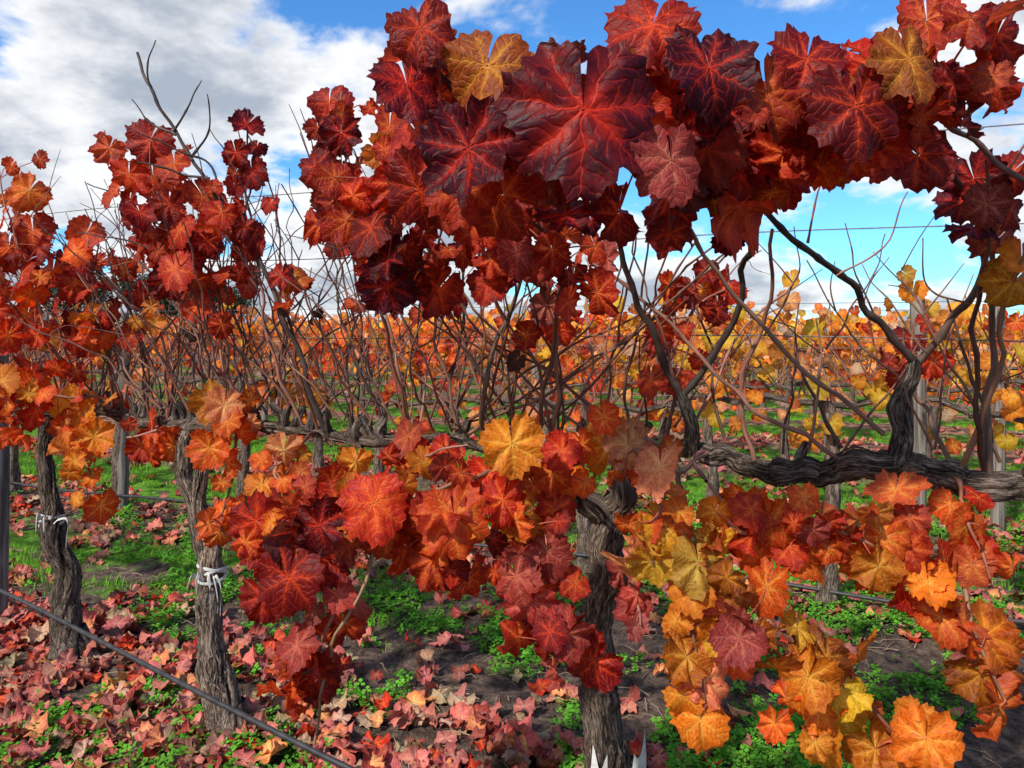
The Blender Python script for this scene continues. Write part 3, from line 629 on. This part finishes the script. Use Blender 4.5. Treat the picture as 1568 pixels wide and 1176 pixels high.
for (a0,a1,h,tw) in((3.7,4.3,.22,.1),(5.3,6.0,.26,-.1)):
    A_=np.linspace(a0,a1,9); Zs=np.linspace(-.03,h,7); V=[]
    for i,z in enumerate(Zs):
        for a in A_: 
            rr=.080+.008*math.sin(a*5+z*20)+.02*max(0,z-.15)*3; V.append((.275+rr*math.cos(a+tw*z*4),1.995+rr*math.sin(a+tw*z*4),z+.03*math.sin(a*9)*(z>0.12)))
    V=np.array(V); g.add(V,grid_quads(7,9,False),col=np.ones((len(V),4)),tco=V)
link('vine_guard',g.mesh('vine_guard',M_PLAS))

# ------------------------------------------------------------ fallen leaves
g=Geo(LEAFA)
def scatter(n,y0,y1,pw=1.,slack=1.2):
    y=y0+(y1-y0)*rng.random(n)**pw; x=U(-1,1,n)*(.72*y+slack); return x,y
x,y=scatter(30000,.9,9.5,1.15)
w=np.abs((roww(x,y)+.5)%1-.5)
clump=vnoise(x,y,1.4,7)*.45+vnoise(x,y,4,8)*.55
leftb=np.clip(.60-.30*x,.24,1.)
p=np.clip(1.2-2.3*w,.16,1)*np.clip((clump-.34)*3.6,.07,1)*np.where(y<3.6,leftb,.6)
keep=rng.random(len(x))<p; x=x[keep];y=y[keep]; n=len(x)
nor=np.stack([rng.normal(0,.30,n),rng.normal(-.18,.30,n),np.where(rng.random(n)<.6,1.,-1.)],-1)
tip=np.stack([rng.normal(0,1,n),rng.normal(0,1,n),rng.normal(0,.1,n)],-1)
A,B=pal({'pink':8,'dusty':3,'tan':3,'dull':2,'red':2,'peach':2},n)
place_leaves(g,DRY,np.stack([x,y,H(x,y)+U(.010,.045,n)],-1),nor,tip,U(.030,.062,n),A,B)
link('fallen_leaves',g.mesh('fallen_leaves',M_DRY))

# ------------------------------------------------------------ clover weeds, grass
def green_patch(x,y,name,blade):
    g=Geo({'col':4}); n=len(x); z=H(x,y)
    if blade:
        a=U(0,6.28,n); L=U(.022,.068,n); ln=U(.1,.6,n); wd=U(.0016,.0032,n)
        d=np.stack([np.cos(a),np.sin(a),np.zeros(n)],-1); s=np.stack([-np.sin(a+U(-1,1,n)),np.cos(a),np.zeros(n)],-1)*wd[:,None]
        b0=np.stack([x,y,z-.004],-1); b1=b0+d*(L*ln*.35)[:,None]+np.array([0,0,1])*(L*.6)[:,None]; b2=b0+d*(L*ln)[:,None]+np.array([0,0,1])*L[:,None]
        V=np.stack([b0-s,b0+s,b1+s*.8,b1-s*.8,b2+s*.15,b2-s*.15],1).reshape(-1,3)
        Q=(np.array([[0,1,2,3],[3,2,4,5]])[None]+6*np.arange(n)[:,None,None]).reshape(-1,4); nv=6
        base=np.array([.17,.38,.035])
    else:
        hgt=U(.010,.045,n); c=np.stack([x,y,z+hgt],-1); V=[]; a0=U(0,6.28,n); rr=U(.005,.0125,n)
        tilt=rng.normal(0,.35,(n,2))
        for q in range(3):
            a=a0+q*2.094
            d=np.stack([np.cos(a),np.sin(a),np.cos(a)*tilt[:,0]+np.sin(a)*tilt[:,1]+.1],-1); s=np.stack([-np.sin(a),np.cos(a),-np.sin(a)*tilt[:,0]+np.cos(a)*tilt[:,1]],-1)
            R=rr[:,None]
            V+= [c+d*R*.1,c+d*R*1.0+s*R*.75,c+d*R*1.75,c+d*R*1.0-s*R*.75]
        V=np.stack(V,1).reshape(-1,3); nv=12
        Q=(np.array([[0,1,2,3],[4,5,6,7],[8,9,10,11]])[None]+12*np.arange(n)[:,None,None]).reshape(-1,4)
        base=np.array([.11,.31,.03])
    col=base*U(.55,1.6,n,1)*U(.85,1.15,n,3); col=np.concatenate([col,np.ones((n,1))],1)
    g.add(V,Q,col=np.repeat(col,nv,0)); link(name,g.mesh(name,M_GREEN,False))
x,y=scatter(125000,1.1,6.0,1.0,.8)
w=np.abs((roww(x,y)+.5)%1-.5)
m=vnoise(x,y,1.7,12)*.40+vnoise(x,y,5,13)*.42+vnoise(x,y,14,14)*.18
keep=rng.random(len(x))<np.clip((m-.50+.06*np.clip(x,-1,1))*8,0,1); green_patch(x[keep],y[keep],'clover_weeds',False)
x,y=scatter(240000,1.2,12,1.0,.8)
w=np.abs((roww(x,y)+.5)%1-.5)
m=vnoise(x,y,1.3,15)*.45+vnoise(x,y,6,16)*.55
thr=np.where(y<3.9,.76,.54)-np.clip(w-.25,-.25,.22)*.9
keep=rng.random(len(x))<np.clip((m-thr)*5,0,1); green_patch(x[keep],y[keep],'grass',True)
g=Geo(WOODA); x,y=scatter(2600,1.3,5.5)
for i in range(len(x)):
    a=U(0,6.28); L=U(.03,.14); z=float(H(x[i],y[i]))+.010; d=np.array([math.cos(a),math.sin(a),0])*L; p=np.array([x[i],y[i],z])
    j=U(.4,1.3); tube(g,np.array([p,p+d*.5+np.array([0,0,U(.002,.014)]),p+d]),U(.0008,.0022),4,(.40*j,.28*j,.18*j))
link('ground_twigs',g.mesh('ground_twigs',M_CANE))

# ------------------------------------------------------------ distant gum trees
for (tx,ty,hh,wd) in((-44,74,7.5,3.6),(-38,78,6.5,3.4),(-33,84,5.5,3.2)):
    e=bpy.data.objects.new('gum_tree',None); bpy.context.scene.collection.objects.link(e)
    gb=Geo(WOODA); gl=Geo({'col':4})
    tube(gb,catmull([(tx,ty,-.2),(tx+.3,ty,hh*.3),(tx,ty,hh*.7)],4),[.35,.25,.12],8,(1.5,1.5,1.5))
    cl=[]
    for q in range(26):
        a=U(0,6.28); rr=wd*math.sqrt(rng.random())*.8; z=hh*U(.3,.93); cpt=np.array([tx+rr*math.cos(a),ty+rr*math.sin(a),z]); cl.append(cpt)
        tube(gb,catmull([(tx,ty,z*.6),(cpt+np.array([tx,ty,z*.6]))/2+np.array([0,0,.3]),cpt],3),[.1,.03],5,(1.3,1.3,1.3))
    cl=np.array(cl); n=7000; c=cl[rng.integers(0,26,n)]+rng.normal(0,1,(n,3))*np.array([.75,.75,.5])
    d=nrm(rng.normal(0,1,(n,3)))*.18; s=nrm(rng.normal(0,1,(n,3)))*.09
    V=np.stack([c-d,c-s,c+d,c+s],1).reshape(-1,3); Q=np.arange(4*n).reshape(-1,4)
    col=np.array([.035,.055,.025])*U(.5,1.6,n,1); gl.add(V,Q,col=np.repeat(np.concatenate([col,np.ones((n,1))],1),4,0))
    link('trunk',gb.mesh('trunk',M_BARK),e); link('crown',gl.mesh('crown',M_GREEN,False),e)

# ------------------------------------------------------------ world, sun
sc=bpy.context.scene
EL=math.radians(42); AZ=math.radians(218)      # azimuth from +Y clockwise
wd=bpy.data.worlds.new('World'); sc.world=wd
b=NB('w',world=wd)
sky=b.n('ShaderNodeTexSky',sky_type='NISHITA'); sky.sun_disc=False; sky.sun_elevation=EL; sky.sun_rotation=AZ; sky.air_density=1.0; sky.dust_density=.3; sky.ozone_density=2.0
skc=b.mix(1.,sky.outputs[0],(.46,.97,1.40),'MULTIPLY')
bg1=b.n('ShaderNodeBackground'); b.L(skc,bg1.inputs[0]); bg1.inputs[1].default_value=.15
tc=b.n('ShaderNodeTexCoord').outputs['Generated']; s_=b.n('ShaderNodeSeparateXYZ'); b.L(tc,s_.inputs[0])
zz=b.m('ADD',b.m('MAXIMUM',s_.outputs[2],0.),.34)
cv=b.n('ShaderNodeCombineXYZ'); b.L(b.m('DIVIDE',s_.outputs[0],zz),cv.inputs[0]); b.L(b.m('DIVIDE',s_.outputs[1],zz),cv.inputs[1]); cv.inputs[2].default_value=3.7
n1=b.noise(cv.outputs[0],1.7,7,.54,.2).outputs[0]
bias=b.m('ADD',b.m('MULTIPLY',s_.outputs[0],-.12),b.mr(s_.outputs[2],.02,.28,.09,0.))
dn=b.m('ADD',n1,bias)
cf=b.mr(dn,.485,.55)
n2=b.noise(cv.outputs[0],3.6,5,.6).outputs[0]
ccol=b.mix(b.mr(b.m('ADD',dn,b.m('MULTIPLY',n2,.6)),.80,1.02),(1.,1.,1.),(.42,.47,.55))
bg2=b.n('ShaderNodeBackground'); b.L(ccol,bg2.inputs[0]); bg2.inputs[1].default_value=1.05
mx=b.n('ShaderNodeMixShader'); b.L(b.m('MULTIPLY',cf,.96),mx.inputs[0]); b.L(bg1.outputs[0],mx.inputs[1]); b.L(bg2.outputs[0],mx.inputs[2])
o=b.n('ShaderNodeOutputWorld'); b.L(mx.outputs[0],o.inputs[0])
sd=bpy.data.lights.new('sun','SUN'); sd.energy=5.0; sd.angle=math.radians(2.); sd.color=(1,.95,.88)
so=link('sun',sd); so.rotation_euler=Vector((math.sin(AZ)*math.cos(EL),math.cos(AZ)*math.cos(EL),math.sin(EL))).to_track_quat('Z','Y').to_euler(); so.location=(0,0,20)
cd=bpy.data.cameras.new('camera'); cd.lens=26; cd.sensor_width=36; cd.shift_y=-.056; cd.clip_start=.05; cd.clip_end=3000
co=link('camera',cd); co.location=(0,0,1.35); co.rotation_euler=(math.radians(90),0,0); sc.camera=co
sc.view_settings.view_transform='Standard'; sc.view_settings.look='None'; sc.view_settings.exposure=0
print('done')
